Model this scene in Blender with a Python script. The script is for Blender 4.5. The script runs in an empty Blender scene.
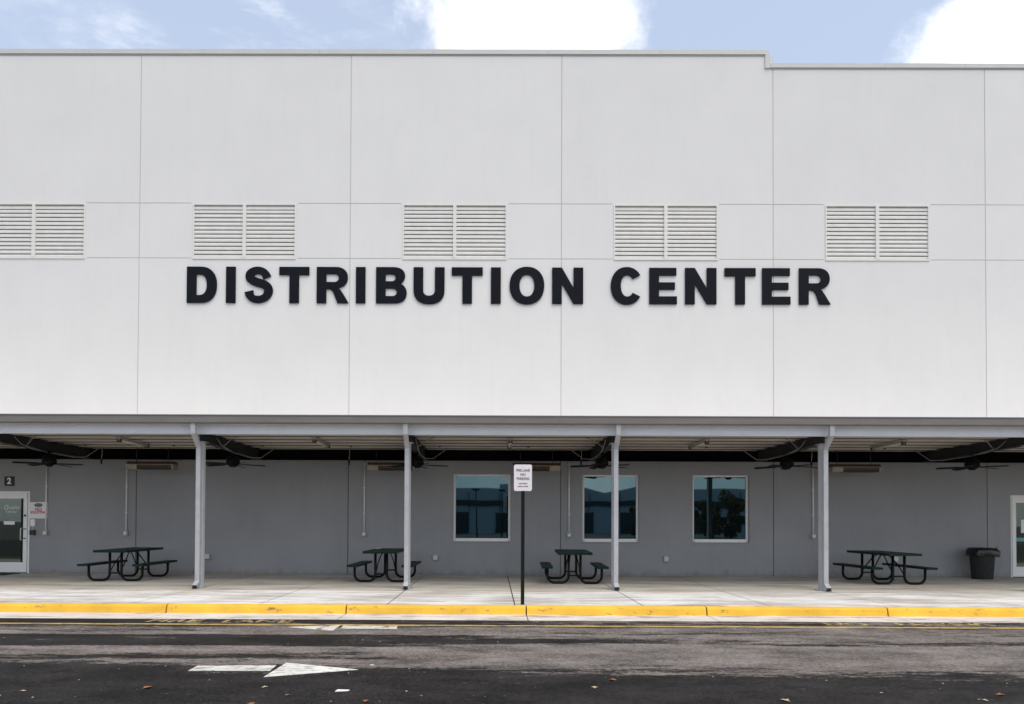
import bpy, bmesh, math, random
from mathutils import Vector, Matrix
random.seed(11)
S = bpy.context.scene
C = S.collection
R = math.radians

# ------------------------------------------------------------------ materials
def mat(name, col, rough=.6, metal=0., var=0., vscale=3., bump=0., bscale=60., stretch=(1,1,1), spec=.5, ior=None, col2=None):
    m = bpy.data.materials.new(name); m.use_nodes = True
    nt = m.node_tree; n = nt.nodes; l = nt.links
    b = n['Principled BSDF']
    b.inputs['Base Color'].default_value = (*col, 1)
    b.inputs['Roughness'].default_value = rough
    b.inputs['Metallic'].default_value = metal
    b.inputs['Specular IOR Level'].default_value = spec
    if ior: b.inputs['IOR'].default_value = ior
    if var or bump:
        g = n.new('ShaderNodeNewGeometry'); mp = n.new('ShaderNodeMapping')
        mp.inputs['Scale'].default_value = stretch
        l.new(g.outputs['Position'], mp.inputs['Vector'])
    if var:
        t = n.new('ShaderNodeTexNoise'); t.inputs['Scale'].default_value = vscale; t.inputs['Detail'].default_value = 6; t.inputs['Roughness'].default_value = .6
        l.new(mp.outputs[0], t.inputs['Vector'])
        r = n.new('ShaderNodeMapRange'); r.inputs[1].default_value = .3; r.inputs[2].default_value = .7
        l.new(t.outputs['Fac'], r.inputs[0])
        mx = n.new('ShaderNodeMix'); mx.data_type = 'RGBA'
        c2 = col2 or tuple(c*(1-var) for c in col)
        mx.inputs[6].default_value = (*c2, 1); mx.inputs[7].default_value = (*[min(1, c*(1+var*.5)) for c in col], 1)
        l.new(r.outputs[0], mx.inputs[0]); l.new(mx.outputs[2], b.inputs['Base Color'])
    if bump:
        t2 = n.new('ShaderNodeTexNoise'); t2.inputs['Scale'].default_value = bscale; t2.inputs['Detail'].default_value = 4
        l.new(g.outputs['Position'], t2.inputs['Vector'])
        bp = n.new('ShaderNodeBump'); bp.inputs['Strength'].default_value = bump; bp.inputs['Distance'].default_value = .01
        l.new(t2.outputs['Fac'], bp.inputs['Height']); l.new(bp.outputs[0], b.inputs['Normal'])
    return m

M = {}
def wall_mat(name, col, streak, mott, dirt=False):
    m = mat(name, col, .85, bump=.15, bscale=90)
    nt = m.node_tree; n = nt.nodes; l = nt.links; b = n['Principled BSDF']
    g = n.new('ShaderNodeNewGeometry')
    def noise(sc, scale, det=6):
        mp = n.new('ShaderNodeMapping'); mp.inputs['Scale'].default_value = sc
        l.new(g.outputs['Position'], mp.inputs['Vector'])
        t = n.new('ShaderNodeTexNoise'); t.inputs['Scale'].default_value = scale; t.inputs['Detail'].default_value = det; t.inputs['Roughness'].default_value = .62
        l.new(mp.outputs[0], t.inputs['Vector']); return t.outputs['Fac']
    a = noise((1, 1, .12), 4.5)        # rain streaks
    c = noise((1, 1, 1), .55)          # broad mottling
    def rng(s, lo, hi, o0, o1):
        r = n.new('ShaderNodeMapRange'); r.inputs[1].default_value = lo; r.inputs[2].default_value = hi
        r.inputs[3].default_value = o0; r.inputs[4].default_value = o1; l.new(s, r.inputs[0]); return r.outputs[0]
    f1 = rng(a, .5, .75, 1, 1-streak); f2 = rng(c, .3, .7, 1-mott, 1+mott)
    oi = n.new('ShaderNodeObjectInfo'); f3 = rng(oi.outputs['Random'], 0, 1, .975, 1.015)
    d = noise((1, 1, .6), 1.9); f4 = rng(d, .58, .74, 1, 1-streak*1.2)      # faint patches of touched-up paint
    m0 = n.new('ShaderNodeMath'); m0.operation = 'MULTIPLY'; l.new(f3, m0.inputs[0]); l.new(f4, m0.inputs[1])
    m1 = n.new('ShaderNodeMath'); m1.operation = 'MULTIPLY'; l.new(m0.outputs[0], m1.inputs[0]); l.new(f1, m1.inputs[1])
    mu = n.new('ShaderNodeMath'); mu.operation = 'MULTIPLY'; l.new(m1.outputs[0], mu.inputs[0]); l.new(f2, mu.inputs[1])
    vm = n.new('ShaderNodeVectorMath'); vm.operation = 'SCALE'; vm.inputs[0].default_value = col
    l.new(mu.outputs[0], vm.inputs['Scale'])
    if dirt:
        sp = n.new('ShaderNodeSeparateXYZ'); l.new(g.outputs['Position'], sp.inputs[0])
        dn = noise((1, 1, .5), 5, 8)
        q = n.new('ShaderNodeMath'); q.operation = 'MULTIPLY_ADD'; q.inputs[1].default_value = -.55; l.new(dn, q.inputs[0]); l.new(sp.outputs['Z'], q.inputs[2])
        dm = rng(q.outputs[0], -.28, -.12, .45, 0)
        sc = rng(noise((.6, 1, 1.5), 3.1, 9), .66, .72, 0, .22)      # scuffs
        mxm = n.new('ShaderNodeMath'); mxm.operation = 'MAXIMUM'; l.new(dm, mxm.inputs[0]); l.new(sc, mxm.inputs[1])
        mb = n.new('ShaderNodeMix'); mb.data_type = 'RGBA'; mb.inputs[7].default_value = (.15, .13, .11, 1)
        l.new(mxm.outputs[0], mb.inputs[0]); l.new(vm.outputs[0], mb.inputs[6]); l.new(mb.outputs[2], b.inputs['Base Color'])
    else: l.new(vm.outputs[0], b.inputs['Base Color'])
    return m
M['white_wall'] = wall_mat('white wall paint', (.712, .703, .695), .024, .025)
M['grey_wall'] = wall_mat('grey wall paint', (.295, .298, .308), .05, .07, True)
M['sealant'] = mat('joint sealant', (.50, .49, .48), .9)
M['grey_sealant'] = mat('grey joint sealant', (.07, .07, .075), .9)
M['coping'] = mat('coping metal', (.56, .56, .54), .5, var=.06, vscale=2)
M['louver'] = mat('louver metal', (.69, .675, .645), .55, var=.08, vscale=4)
M['wire'] = mat('flexible conduit', (.26, .26, .25), .5)
M['louverframe'] = mat('louver frame', (.72, .70, .67), .6, var=.04)
M['dark'] = mat('dark void', (.012, .012, .012), .9)
M['letter'] = mat('letter face', (.005, .006, .011), .5, var=.3, vscale=3, spec=.12)
M['gutter'] = mat('gutter paint', (.165, .15, .14), .5, var=.12, vscale=2, stretch=(1,1,6))
M['beam'] = mat('beam paint', (.74, .77, .82), .5, var=.06, vscale=2)
M['post'] = mat('galvanised post paint', (.40, .405, .42), .5, var=.14, vscale=5)
M['postblue'] = mat('post steel', (.42, .44, .47), .5, var=.1, vscale=5)
M['deck'] = mat('canopy deck', (.62, .58, .51), .55, var=.25, vscale=2, stretch=(.4,3,1))
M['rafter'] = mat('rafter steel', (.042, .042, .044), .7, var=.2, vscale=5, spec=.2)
M['wall_band'] = mat('near-black band', (.004, .004, .004), .95, spec=.05)
M['galv'] = mat('galvanised conduit', (.78, .77, .73), .4)
M['box'] = mat('cast box', (.40, .40, .38), .5, .2)
M['alu'] = mat('window aluminium', (.86, .84, .80), .4, var=.04)
M['doorpaint'] = mat('door aluminium', (.84, .83, .81), .4, var=.04)
M['black_frame'] = mat('black tube', (.004, .005, .005), .45, spec=.15)
M['green'] = mat('green coated steel', (.002, .020, .011), .5, var=.3, vscale=30, bump=.4, bscale=45, spec=.2)
M['black'] = mat('black plastic', (.012, .012, .013), .5)
M['fan'] = mat('fan bronze', (.005, .0045, .0045), .6, spec=.15)
M['bin'] = mat('bin plastic', (.028, .029, .032), .6, spec=.3, var=.2, vscale=8)
M['bag'] = mat('bin bag', (.006, .006, .007), .25, bump=.5, bscale=25)
M['hbrown'] = mat('heater housing', (.09, .045, .025), .5, .1, var=.4, vscale=8)
M['htrim'] = mat('heater trim', (.30, .26, .20), .5, var=.2, vscale=6)
M['cream'] = mat('cream metal', (.62, .58, .50), .45)
M['signwhite'] = mat('sign face', (.80, .76, .78), .45, var=.04, vscale=20)
M['signtext'] = mat('sign lettering', (.16, .06, .07), .6)
M['red'] = mat('red lettering', (.55, .02, .04), .5)
M['dgreen'] = mat('green logo', (.10, .19, .15), .5)
M['paper'] = mat('white paper', (.82, .82, .82), .6)
M['teal'] = mat('teal strip', (.12, .35, .36), .4)
M['signpost'] = mat('post dark green', (.010, .013, .012), .55, var=.3, vscale=20, spec=.25)
M['leaf'] = mat('dead leaf', (.30, .12, .045), .8)
M['leafpale'] = mat('pale leaf', (.50, .38, .26), .8)
M['mat'] = mat('door mat', (.008, .008, .008), .95)
M['tree'] = mat('foliage', (.06, .075, .02), .7, var=.4, vscale=2, col2=(.16, .07, .02))
M['bark'] = mat('bark', (.10, .07, .05), .9, var=.3)
M['owall'] = mat('far wall', (.42, .49, .53), .8)
M['oband'] = mat('far band', (.03, .04, .05), .5)
M['clip'] = mat('clip', (.05, .04, .035), .6)

def glass_mat(name, base, tint, ior):
    m = mat(name, base, .015, ior=ior)
    b = m.node_tree.nodes['Principled BSDF']; b.inputs['Specular Tint'].default_value = (*tint, 1)
    # slight waviness of float glass
    n = m.node_tree.nodes; l = m.node_tree.links
    g = n.new('ShaderNodeNewGeometry'); t = n.new('ShaderNodeTexNoise'); t.inputs['Scale'].default_value = 1.3; t.inputs['Detail'].default_value = 0
    l.new(g.outputs['Position'], t.inputs['Vector'])
    bp = n.new('ShaderNodeBump'); bp.inputs['Strength'].default_value = .12; bp.inputs['Distance'].default_value = .01
    l.new(t.outputs['Fac'], bp.inputs['Height']); l.new(bp.outputs[0], b.inputs['Normal'])
    return m
M['glass'] = glass_mat('window glass', (.002, .005, .007), (.52, .82, .92), 2.3)
M['dglass'] = glass_mat('door glass', (.006, .008, .007), (.8, .95, .88), 1.95)

# concrete of the walk: joints are real grooves, stains are dirt
def walk_mat():
    m = mat('sidewalk concrete', (.5, .49, .46), .85, bump=.2, bscale=70)
    n = m.node_tree.nodes; l = m.node_tree.links; b = n['Principled BSDF']
    g = n.new('ShaderNodeNewGeometry')
    def noise(sc, scale, det=7, rough=.6):
        mp = n.new('ShaderNodeMapping'); mp.inputs['Scale'].default_value = sc
        l.new(g.outputs['Position'], mp.inputs['Vector'])
        t = n.new('ShaderNodeTexNoise'); t.inputs['Scale'].default_value = scale; t.inputs['Detail'].default_value = det; t.inputs['Roughness'].default_value = rough
        l.new(mp.outputs[0], t.inputs['Vector']); return t.outputs['Fac']
    sep = n.new('ShaderNodeSeparateXYZ'); l.new(g.outputs['Position'], sep.inputs[0])
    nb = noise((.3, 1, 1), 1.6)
    # paler strip outside the front edge of the canopy: Y below about -4.2
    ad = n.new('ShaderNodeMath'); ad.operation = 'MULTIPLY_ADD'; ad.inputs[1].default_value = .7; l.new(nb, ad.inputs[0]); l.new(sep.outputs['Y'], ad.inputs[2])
    outer_strip = n.new('ShaderNodeMapRange'); outer_strip.interpolation_type = 'SMOOTHSTEP'
    outer_strip.inputs[1].default_value = -3.72; outer_strip.inputs[2].default_value = -4.0; l.new(ad.outputs[0], outer_strip.inputs[0])
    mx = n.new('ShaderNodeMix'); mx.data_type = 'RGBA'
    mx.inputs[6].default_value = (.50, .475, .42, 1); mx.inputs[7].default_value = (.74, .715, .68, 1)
    l.new(outer_strip.outputs[0], mx.inputs[0])
    # grime streaks along the walk
    st = noise((.30, 1.3, 1), 1.5, 9, .7)
    r = n.new('ShaderNodeMapRange'); r.inputs[1].default_value = .47; r.inputs[2].default_value = .64; r.inputs[3].default_value = 1; r.inputs[4].default_value = .50
    l.new(st, r.inputs[0])
    mo = noise((1, 1, 1), 6, 8, .7)
    r2 = n.new('ShaderNodeMapRange'); r2.inputs[1].default_value = .3; r2.inputs[2].default_value = .7; r2.inputs[3].default_value = .90; r2.inputs[4].default_value = 1.06
    l.new(mo, r2.inputs[0])
    # scum line just behind the kerb, in patches
    sc = n.new('ShaderNodeMapRange'); sc.inputs[1].default_value = -6.25; sc.inputs[2].default_value = -6.6; sc.inputs[3].default_value = 0; sc.inputs[4].default_value = 1
    l.new(sep.outputs['Y'], sc.inputs[0])
    pt = noise((.45, .6, 1), 1.1, 5)
    rp = n.new('ShaderNodeMapRange'); rp.inputs[1].default_value = .5; rp.inputs[2].default_value = .62; l.new(pt, rp.inputs[0])
    mm = n.new('ShaderNodeMath'); mm.operation = 'MULTIPLY'; l.new(sc.outputs[0], mm.inputs[0]); l.new(rp.outputs[0], mm.inputs[1])
    m3 = n.new('ShaderNodeMath'); m3.operation = 'MULTIPLY_ADD'; m3.inputs[1].default_value = -.6; m3.inputs[2].default_value = 1; l.new(mm.outputs[0], m3.inputs[0])
    p = n.new('ShaderNodeMath'); p.operation = 'MULTIPLY'; l.new(r.outputs[0], p.inputs[0]); l.new(r2.outputs[0], p.inputs[1])
    p2 = n.new('ShaderNodeMath'); p2.operation = 'MULTIPLY'; l.new(p.outputs[0], p2.inputs[0]); l.new(m3.outputs[0], p2.inputs[1])
    vm = n.new('ShaderNodeVectorMath'); vm.operation = 'SCALE'; l.new(mx.outputs[2], vm.inputs[0]); l.new(p2.outputs[0], vm.inputs['Scale'])
    rust = noise((.35, 1.5, 1), 1.2, 9, .7)
    rr_ = n.new('ShaderNodeMapRange'); rr_.inputs[1].default_value = .48; rr_.inputs[2].default_value = .60; rr_.inputs[4].default_value = .7; l.new(rust, rr_.inputs[0])
    mb = n.new('ShaderNodeMix'); mb.data_type = 'RGBA'; mb.inputs[7].default_value = (.40, .33, .25, 1); l.new(rr_.outputs[0], mb.inputs[0]); l.new(vm.outputs[0], mb.inputs[6])
    l.new(mb.outputs[2], b.inputs['Base Color'])
    return m
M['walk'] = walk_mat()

def worn_mat(name, col, under, amount, scale=9., stretch=(1,1,1), rough=.7):
    m = mat(name, col, rough, bump=.3, bscale=80)
    n = m.node_tree.nodes; l = m.node_tree.links; b = n['Principled BSDF']
    g = n.new('ShaderNodeNewGeometry'); mp = n.new('ShaderNodeMapping'); mp.inputs['Scale'].default_value = stretch
    l.new(g.outputs['Position'], mp.inputs['Vector'])
    t = n.new('ShaderNodeTexNoise'); t.inputs['Scale'].default_value = scale; t.inputs['Detail'].default_value = 8; t.inputs['Roughness'].default_value = .7
    l.new(mp.outputs[0], t.inputs['Vector'])
    r = n.new('ShaderNodeMapRange'); r.inputs[1].default_value = 1-amount-.04; r.inputs[2].default_value = 1-amount+.04
    l.new(t.outputs['Fac'], r.inputs[0])
    mx = n.new('ShaderNodeMix'); mx.data_type = 'RGBA'; mx.inputs[6].default_value = (*col, 1); mx.inputs[7].default_value = (*under, 1)
    l.new(r.outputs[0], mx.inputs[0])
    t2 = n.new('ShaderNodeTexNoise'); t2.inputs['Scale'].default_value = 2.; t2.inputs['Detail'].default_value = 5
    l.new(g.outputs['Position'], t2.inputs['Vector'])
    r2 = n.new('ShaderNodeMapRange'); r2.inputs[1].default_value = .3; r2.inputs[2].default_value = .7; r2.inputs[3].default_value = .82; r2.inputs[4].default_value = 1.1
    l.new(t2.outputs['Fac'], r2.inputs[0])
    vm = n.new('ShaderNodeVectorMath'); vm.operation = 'SCALE'; l.new(mx.outputs[2], vm.inputs[0]); l.new(r2.outputs[0], vm.inputs['Scale'])
    l.new(vm.outputs[0], b.inputs['Base Color'])
    return m
M['yellow'] = worn_mat('kerb yellow paint', (.80, .46, .035), (.30, .18, .07), .375, 7, (.5,1,1))
M['pan'] = worn_mat('gutter concrete', (.66, .60, .54), (.36, .30, .24), .43, 3, (.35,1.5,1), .85)
M['roadwhite'] = worn_mat('white road paint', (.70, .68, .62), (.26, .24, .22), .44, 16, (.5,1.5,1))
M['roadworn'] = worn_mat('worn road paint', (.66, .64, .58), (.22, .12, .07), .45, 5)
M['roadyellow'] = worn_mat('yellow road paint', (.50, .34, .10), (.15, .13, .10), .45, 8, (.4,1,1))
M['textyellow'] = worn_mat('faded yellow lettering', (.45, .32, .12), (.08, .07, .06), .50, 9)

def asphalt():
    m = mat('asphalt', (.05, .05, .05), .8)
    n = m.node_tree.nodes; l = m.node_tree.links; b = n['Principled BSDF']
    g = n.new('ShaderNodeNewGeometry'); sep = n.new('ShaderNodeSeparateXYZ'); l.new(g.outputs['Position'], sep.inputs[0])
    def noise(sc, scale, det=8, rough=.65):
        mp = n.new('ShaderNodeMapping'); mp.inputs['Scale'].default_value = sc
        l.new(g.outputs['Position'], mp.inputs['Vector'])
        t = n.new('ShaderNodeTexNoise'); t.inputs['Scale'].default_value = scale; t.inputs['Detail'].default_value = det; t.inputs['Roughness'].default_value = rough
        l.new(mp.outputs[0], t.inputs['Vector']); return t.outputs['Fac']
    def math_(op, a, bb, c=None):
        q = n.new('ShaderNodeMath'); q.operation = op
        for i, v in enumerate((a, bb, c)):
            if v is None: continue
            if isinstance(v, (int, float)): q.inputs[i].default_value = v
            else: l.new(v, q.inputs[i])
        return q.outputs[0]
    def rng(s, lo, hi, o0=0, o1=1):
        r = n.new('ShaderNodeMapRange'); r.interpolation_type = 'SMOOTHSTEP'
        r.inputs[1].default_value = lo; r.inputs[2].default_value = hi; r.inputs[3].default_value = o0; r.inputs[4].default_value = o1
        l.new(s, r.inputs[0]); return r.outputs[0]
    def ramp(stops):   # stops: (distance Y, value)
        cr = n.new('ShaderNodeValToRGB'); y0, y1 = -14., -7.
        for i, (y, v) in enumerate(stops):
            e = cr.color_ramp.elements[i] if i < 2 else cr.color_ramp.elements.new(.5)
        for e, (y, v) in zip(sorted(cr.color_ramp.elements, key=lambda q: q.position), sorted(stops)):
            pass
        while len(cr.color_ramp.elements) > 1: cr.color_ramp.elements.remove(cr.color_ramp.elements[-1])
        ss = sorted(stops)
        e = cr.color_ramp.elements[0]; e.position = (ss[0][0]-y0)/(y1-y0); e.color = (ss[0][1],)*3+(1,)
        for y, v in ss[1:]:
            e = cr.color_ramp.elements.new((y-y0)/(y1-y0)); e.color = (v, v, v, 1)
        mr = n.new('ShaderNodeMapRange'); mr.inputs[1].default_value = y0; mr.inputs[2].default_value = y1
        wob = noise((.12, .3, 1), 1.0, 3)
        yy = math_('MULTIPLY_ADD', wob, .5, sep.outputs['Y'])
        yy = math_('ADD', yy, -.25)
        l.new(yy, mr.inputs[0]); l.new(mr.outputs[0], cr.inputs[0])
        sp = n.new('ShaderNodeSeparateColor'); l.new(cr.outputs[0], sp.inputs[0]); return sp.outputs[0]
    left = ramp([(-7.4, .3), (-8.1, .3), (-8.35, .55), (-8.85, .72), (-9.0, .26), (-9.75, .24), (-9.95, .72), (-10.35, .64), (-10.55, .34), (-10.8, .64), (-11.0, .30), (-11.4, .18), (-13, .12)])
    right = ramp([(-7.4, .4), (-8.1, .5), (-8.3, .72), (-8.7, .50), (-8.9, .68), (-9.15, .66), (-9.3, .40), (-9.5, .46), (-9.7, .72), (-10.6, .74), (-10.9, .60), (-11.2, .52), (-11.5, .30), (-13, .12)])
    side = rng(sep.outputs['X'], -6, 1.5)
    mx = n.new('ShaderNodeMix'); mx.data_type = 'FLOAT'; l.new(side, mx.inputs[0]); l.new(left, mx.inputs[2]); l.new(right, mx.inputs[3])
    n1 = noise((.14, 1.2, 1), 2.4, 9, .75)
    n2 = noise((.45, 2.6, 1), 4.5, 9, .85)
    n3 = noise((1, 2.2, 1), 14, 5, .8)
    s = math_('MULTIPLY_ADD', n1, 1.2, math_('MULTIPLY', n2, 1.0))
    s = math_('ADD', s, math_('MULTIPLY', n3, .6))
    s = math_('ADD', s, math_('MULTIPLY', mx.outputs[0], .85))
    dry = rng(s, 1.79, 1.84)
    g1 = noise((1, 1, 1), 24, 7, .9); g2 = noise((.5, 1, 1), 2.5, 5, .6)
    grain = rng(math_('MULTIPLY_ADD', g2, .5, math_('MULTIPLY', g1, 1.0)), .58, .92)
    fl = noise((1, 1, 1), 30, 2, .6)
    spk = rng(fl, .68, .75, 0, .10)
    dark = n.new('ShaderNodeMix'); dark.data_type = 'RGBA'; dark.inputs[6].default_value = (.003, .0028, .003, 1); dark.inputs[7].default_value = (.036, .032, .031, 1); l.new(grain, dark.inputs[0])
    lite = n.new('ShaderNodeMix'); lite.data_type = 'RGBA'; lite.inputs[6].default_value = (.075, .064, .057, 1); lite.inputs[7].default_value = (.29, .255, .23, 1); l.new(grain, lite.inputs[0])
    mm = n.new('ShaderNodeMix'); mm.data_type = 'RGBA'; l.new(dry, mm.inputs[0]); l.new(dark.outputs[2], mm.inputs[6]); l.new(lite.outputs[2], mm.inputs[7])
    ad = n.new('ShaderNodeMix'); ad.data_type = 'RGBA'; ad.blend_type = 'ADD'; ad.inputs[0].default_value = 1
    cb = n.new('ShaderNodeCombineColor'); [l.new(spk, cb.inputs[i]) for i in range(3)]
    l.new(mm.outputs[2], ad.inputs[6]); l.new(cb.outputs[0], ad.inputs[7]); l.new(ad.outputs[2], b.inputs['Base Color'])
    l.new(rng(dry, 0, 1, .62, .9), b.inputs['Roughness'])
    b.inputs['Specular IOR Level'].default_value = .15
    bp = n.new('ShaderNodeBump'); bp.inputs['Strength'].default_value = .6; bp.inputs['Distance'].default_value = .008
    l.new(grain, bp.inputs['Height']); l.new(bp.outputs[0], b.inputs['Normal'])
    return m
M['asphalt'] = asphalt()
M['ground'] = mat('ground', (.10, .10, .09), .9, var=.3, vscale=.3)

# ------------------------------------------------------------------ mesh helpers
class MB:
    def __init__(s): s.bm = bmesh.new(); s.mi = 0
    def face(s, pts, mi=None):
        f = s.bm.faces.new([s.bm.verts.new(p) for p in pts]); f.material_index = s.mi if mi is None else mi; return f
    def box(s, x0, x1, y0, y1, z0, z1, bev=0):
        t = bmesh.new(); bmesh.ops.create_cube(t, size=1)
        bmesh.ops.scale(t, vec=(abs(x1-x0), abs(y1-y0), abs(z1-z0)), verts=t.verts)
        if bev: bmesh.ops.bevel(t, geom=list(t.edges), offset=bev, segments=2, profile=.7, affect='EDGES')
        bmesh.ops.translate(t, vec=((x0+x1)/2, (y0+y1)/2, (z0+z1)/2), verts=t.verts)
        return s._join(t)
    def _join(s, t, mtx=None):
        if mtx is not None: bmesh.ops.transform(t, matrix=mtx, verts=t.verts)
        mp = {v: s.bm.verts.new(v.co) for v in t.verts}
        for f in t.faces:
            g = s.bm.faces.new([mp[v] for v in f.verts]); g.material_index = s.mi; g.smooth = f.smooth
        t.free(); return s
    def cyl(s, p0, p1, r, r2=None, seg=16, cap=True):
        p0, p1 = Vector(p0), Vector(p1); d = p1-p0
        t = bmesh.new(); bmesh.ops.create_cone(t, cap_ends=cap, segments=seg, radius1=r, radius2=r if r2 is None else r2, depth=d.length)
        for f in t.faces: f.smooth = len(f.verts) == 4
        q = Vector((0, 0, 1)).rotation_difference(d)
        return s._join(t, Matrix.Translation((p0+p1)/2) @ q.to_matrix().to_4x4())
    def tube(s, pts, r, seg=10):
        pts = [Vector(p) for p in pts]; rings = []
        up = None
        for i, p in enumerate(pts):
            d = ((pts[min(i+1, len(pts)-1)]-p).normalized() + (p-pts[max(i-1, 0)]).normalized()).normalized()
            if up is None:
                up = d.orthogonal().normalized()
            up = (up - d*up.dot(d)).normalized(); b = d.cross(up)
            rings.append([s.bm.verts.new(p + (up*math.cos(a)+b*math.sin(a))*r) for a in [2*math.pi*k/seg for k in range(seg)]])
        for a, b in zip(rings, rings[1:]):
            for k in range(seg):
                f = s.bm.faces.new((a[k], a[(k+1) % seg], b[(k+1) % seg], b[k])); f.smooth = True; f.material_index = s.mi
        for rg in (rings[0][::-1], rings[-1]): s.bm.faces.new(rg).material_index = s.mi
        return s
    def prism(s, pts, a, b, axis='y'):   # polygon in the other two axes, extruded from a to b
        def P(u, v, w): return (u, w, v) if axis == 'y' else ((w, u, v) if axis == 'x' else (u, v, w))
        A = [s.bm.verts.new(P(u, v, a)) for u, v in pts]; B = [s.bm.verts.new(P(u, v, b)) for u, v in pts]
        s.bm.faces.new(A).material_index = s.mi; s.bm.faces.new(B[::-1]).material_index = s.mi
        for i in range(len(pts)):
            j = (i+1) % len(pts); s.bm.faces.new((A[i], B[i], B[j], A[j])).material_index = s.mi
        return s
    def obj(s, name, m, parent=None, loc=(0, 0, 0), recalc=True):
        if recalc: bmesh.ops.recalc_face_normals(s.bm, faces=s.bm.faces)
        me = bpy.data.meshes.new(name); s.bm.to_mesh(me); s.bm.free()
        for q in (m if isinstance(m, (list, tuple)) else [m]): me.materials.append(M[q])
        o = bpy.data.objects.new(name, me); C.objects.link(o); o.location = loc
        if parent: o.parent = parent
        return o
def arc(cx, cz, r, a0, a1, n=6):
    return [(cx+r*math.cos(R(a0+(a1-a0)*i/n)), cz+r*math.sin(R(a0+(a1-a0)*i/n))) for i in range(n+1)]
def tag(o, label=None, cat=None, group=None, kind=None):
    if label: o['label'] = label
    if cat: o['category'] = cat
    if group: o['group'] = group
    if kind: o['kind'] = kind
    return o
def thing(name, label, cat, loc=(0, 0, 0), rz=0, group=None):
    o = bpy.data.objects.new(name, None); C.objects.link(o); o.empty_display_size = .2
    o.location = loc; o.rotation_euler = (0, 0, rz)
    return tag(o, label, cat, group)
def dup(root, loc, rz=0, label=None):
    r = root.copy(); C.objects.link(r); r.location = loc; r.rotation_euler = (0, 0, rz)
    if label: r['label'] = label
    for ch in list(root.children):
        c = ch.copy(); C.objects.link(c); c.parent = r
        for g in list(ch.children):
            d = g.copy(); C.objects.link(d); d.parent = c
    return r

# flat glyphs with thickness, from loops in (x, z); faces -Y
def loops_to_mesh(name, loops, depth, m, parent=None, loc=(0, 0, 0), bev=0):
    cu = bpy.data.curves.new(name, 'CURVE'); cu.dimensions = '2D'; cu.fill_mode = 'BOTH'; cu.extrude = depth/2
    for lp in loops:
        sp = cu.splines.new('POLY'); sp.points.add(len(lp)-1)
        for p, (x, z) in zip(sp.points, lp): p.co = (x, z, 0, 1)
        sp.use_cyclic_u = True
    return _curve_obj(name, cu, m, parent, loc, Matrix.Rotation(R(90), 4, 'X'))
def _curve_obj(name, cu, m, parent, loc, mtx):
    tmp = bpy.data.objects.new('tmp', cu); C.objects.link(tmp)
    dg = bpy.context.evaluated_depsgraph_get(); me = bpy.data.meshes.new_from_object(tmp.evaluated_get(dg))
    bpy.data.objects.remove(tmp); bpy.data.curves.remove(cu)
    me.transform(mtx); me.name = name; me.materials.clear(); me.materials.append(M[m])
    o = bpy.data.objects.new(name, me); C.objects.link(o); o.location = loc
    if parent: o.parent = parent
    return o
def text(name, s, size, m, parent=None, loc=(0, 0, 0), flat=False, depth=.002, sx=1., bold=0., shear=0., align='CENTER'):
    cu = bpy.data.curves.new(name, 'FONT'); cu.body = s; cu.size = size; cu.extrude = depth/2; cu.offset = bold; cu.shear = shear
    cu.align_x = align; cu.align_y = 'CENTER'
    mt = Matrix.Diagonal((sx, 1, 1, 1))
    if not flat: mt = Matrix.Rotation(R(90), 4, 'X') @ mt
    return _curve_obj(name, cu, m, parent, loc, mt)

# ------------------------------------------------------------------ ground
b = MB(); b.box(-300, 300, -300, 300, -.60, -.17); tag(b.obj('ground', 'ground'), kind='structure')
b = MB(); b.box(-60, 60, -34, -7.42, -.30, -.15); tag(b.obj('road', 'asphalt'), kind='structure')
# sidewalk slabs: real grooves between the bays
COLX = [.815+4.53*i - (.09 if i == -3 else 0) for i in range(-5, 6)]
xs = [-30.]+[c+d for c in COLX for d in (0, 2.265)]+[30.]
xs = sorted(x for x in xs if -30 <= x <= 30)
b = MB(); g = .012
for x0, x1 in zip(xs, xs[1:]):
    for y0, y1 in ((-6.6, -4.12), (-4.12, -.0)):
        b.box(x0+g, x1-g, y0+(g if y0 > -6 else 0), y1-g, -.12, 0)
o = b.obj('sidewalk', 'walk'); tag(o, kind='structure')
M['groove'] = mat('joint dirt', (.07, .06, .05), .95)
b = MB(); b.box(-30, 30, -6.598, -.01, -.16, -.013); tag(b.obj('sidewalk_base', 'groove'), kind='structure')
# kerb stones with joints
b = MB(); kx = [-1.255+3.145*i for i in range(-10, 11)]
for x0, x1 in zip(kx, kx[1:]):
    prof = [(-6.605, -.2), (-6.605, .002), (-6.70, .002), (-6.735, -.012), (-6.75, -.04), (-6.775, -.15), (-6.775, -.2)]
    b.prism(prof, x0+.012, x1-.012, 'x')
tag(b.obj('kerb', 'yellow'), kind='structure')
b = MB(); b.box(-33, 33, -6.72, -6.60, -.2, -.03); tag(b.obj('kerb_core', 'groove'), kind='structure')
b = MB()
for x0, x1 in zip(kx, kx[1:]):
    b.prism([(-6.778, -.22), (-6.778, -.142), (-7.43, -.146), (-7.43, -.22)], x0+.008, x1-.008, 'x')
tag(b.obj('gutter_pan', 'pan'), kind='structure')
b = MB(); b.box(-60, 60, -8.06, -7.95, -.15, -.146); tag(b.obj('road_line', 'roadyellow'), kind='structure')
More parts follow.
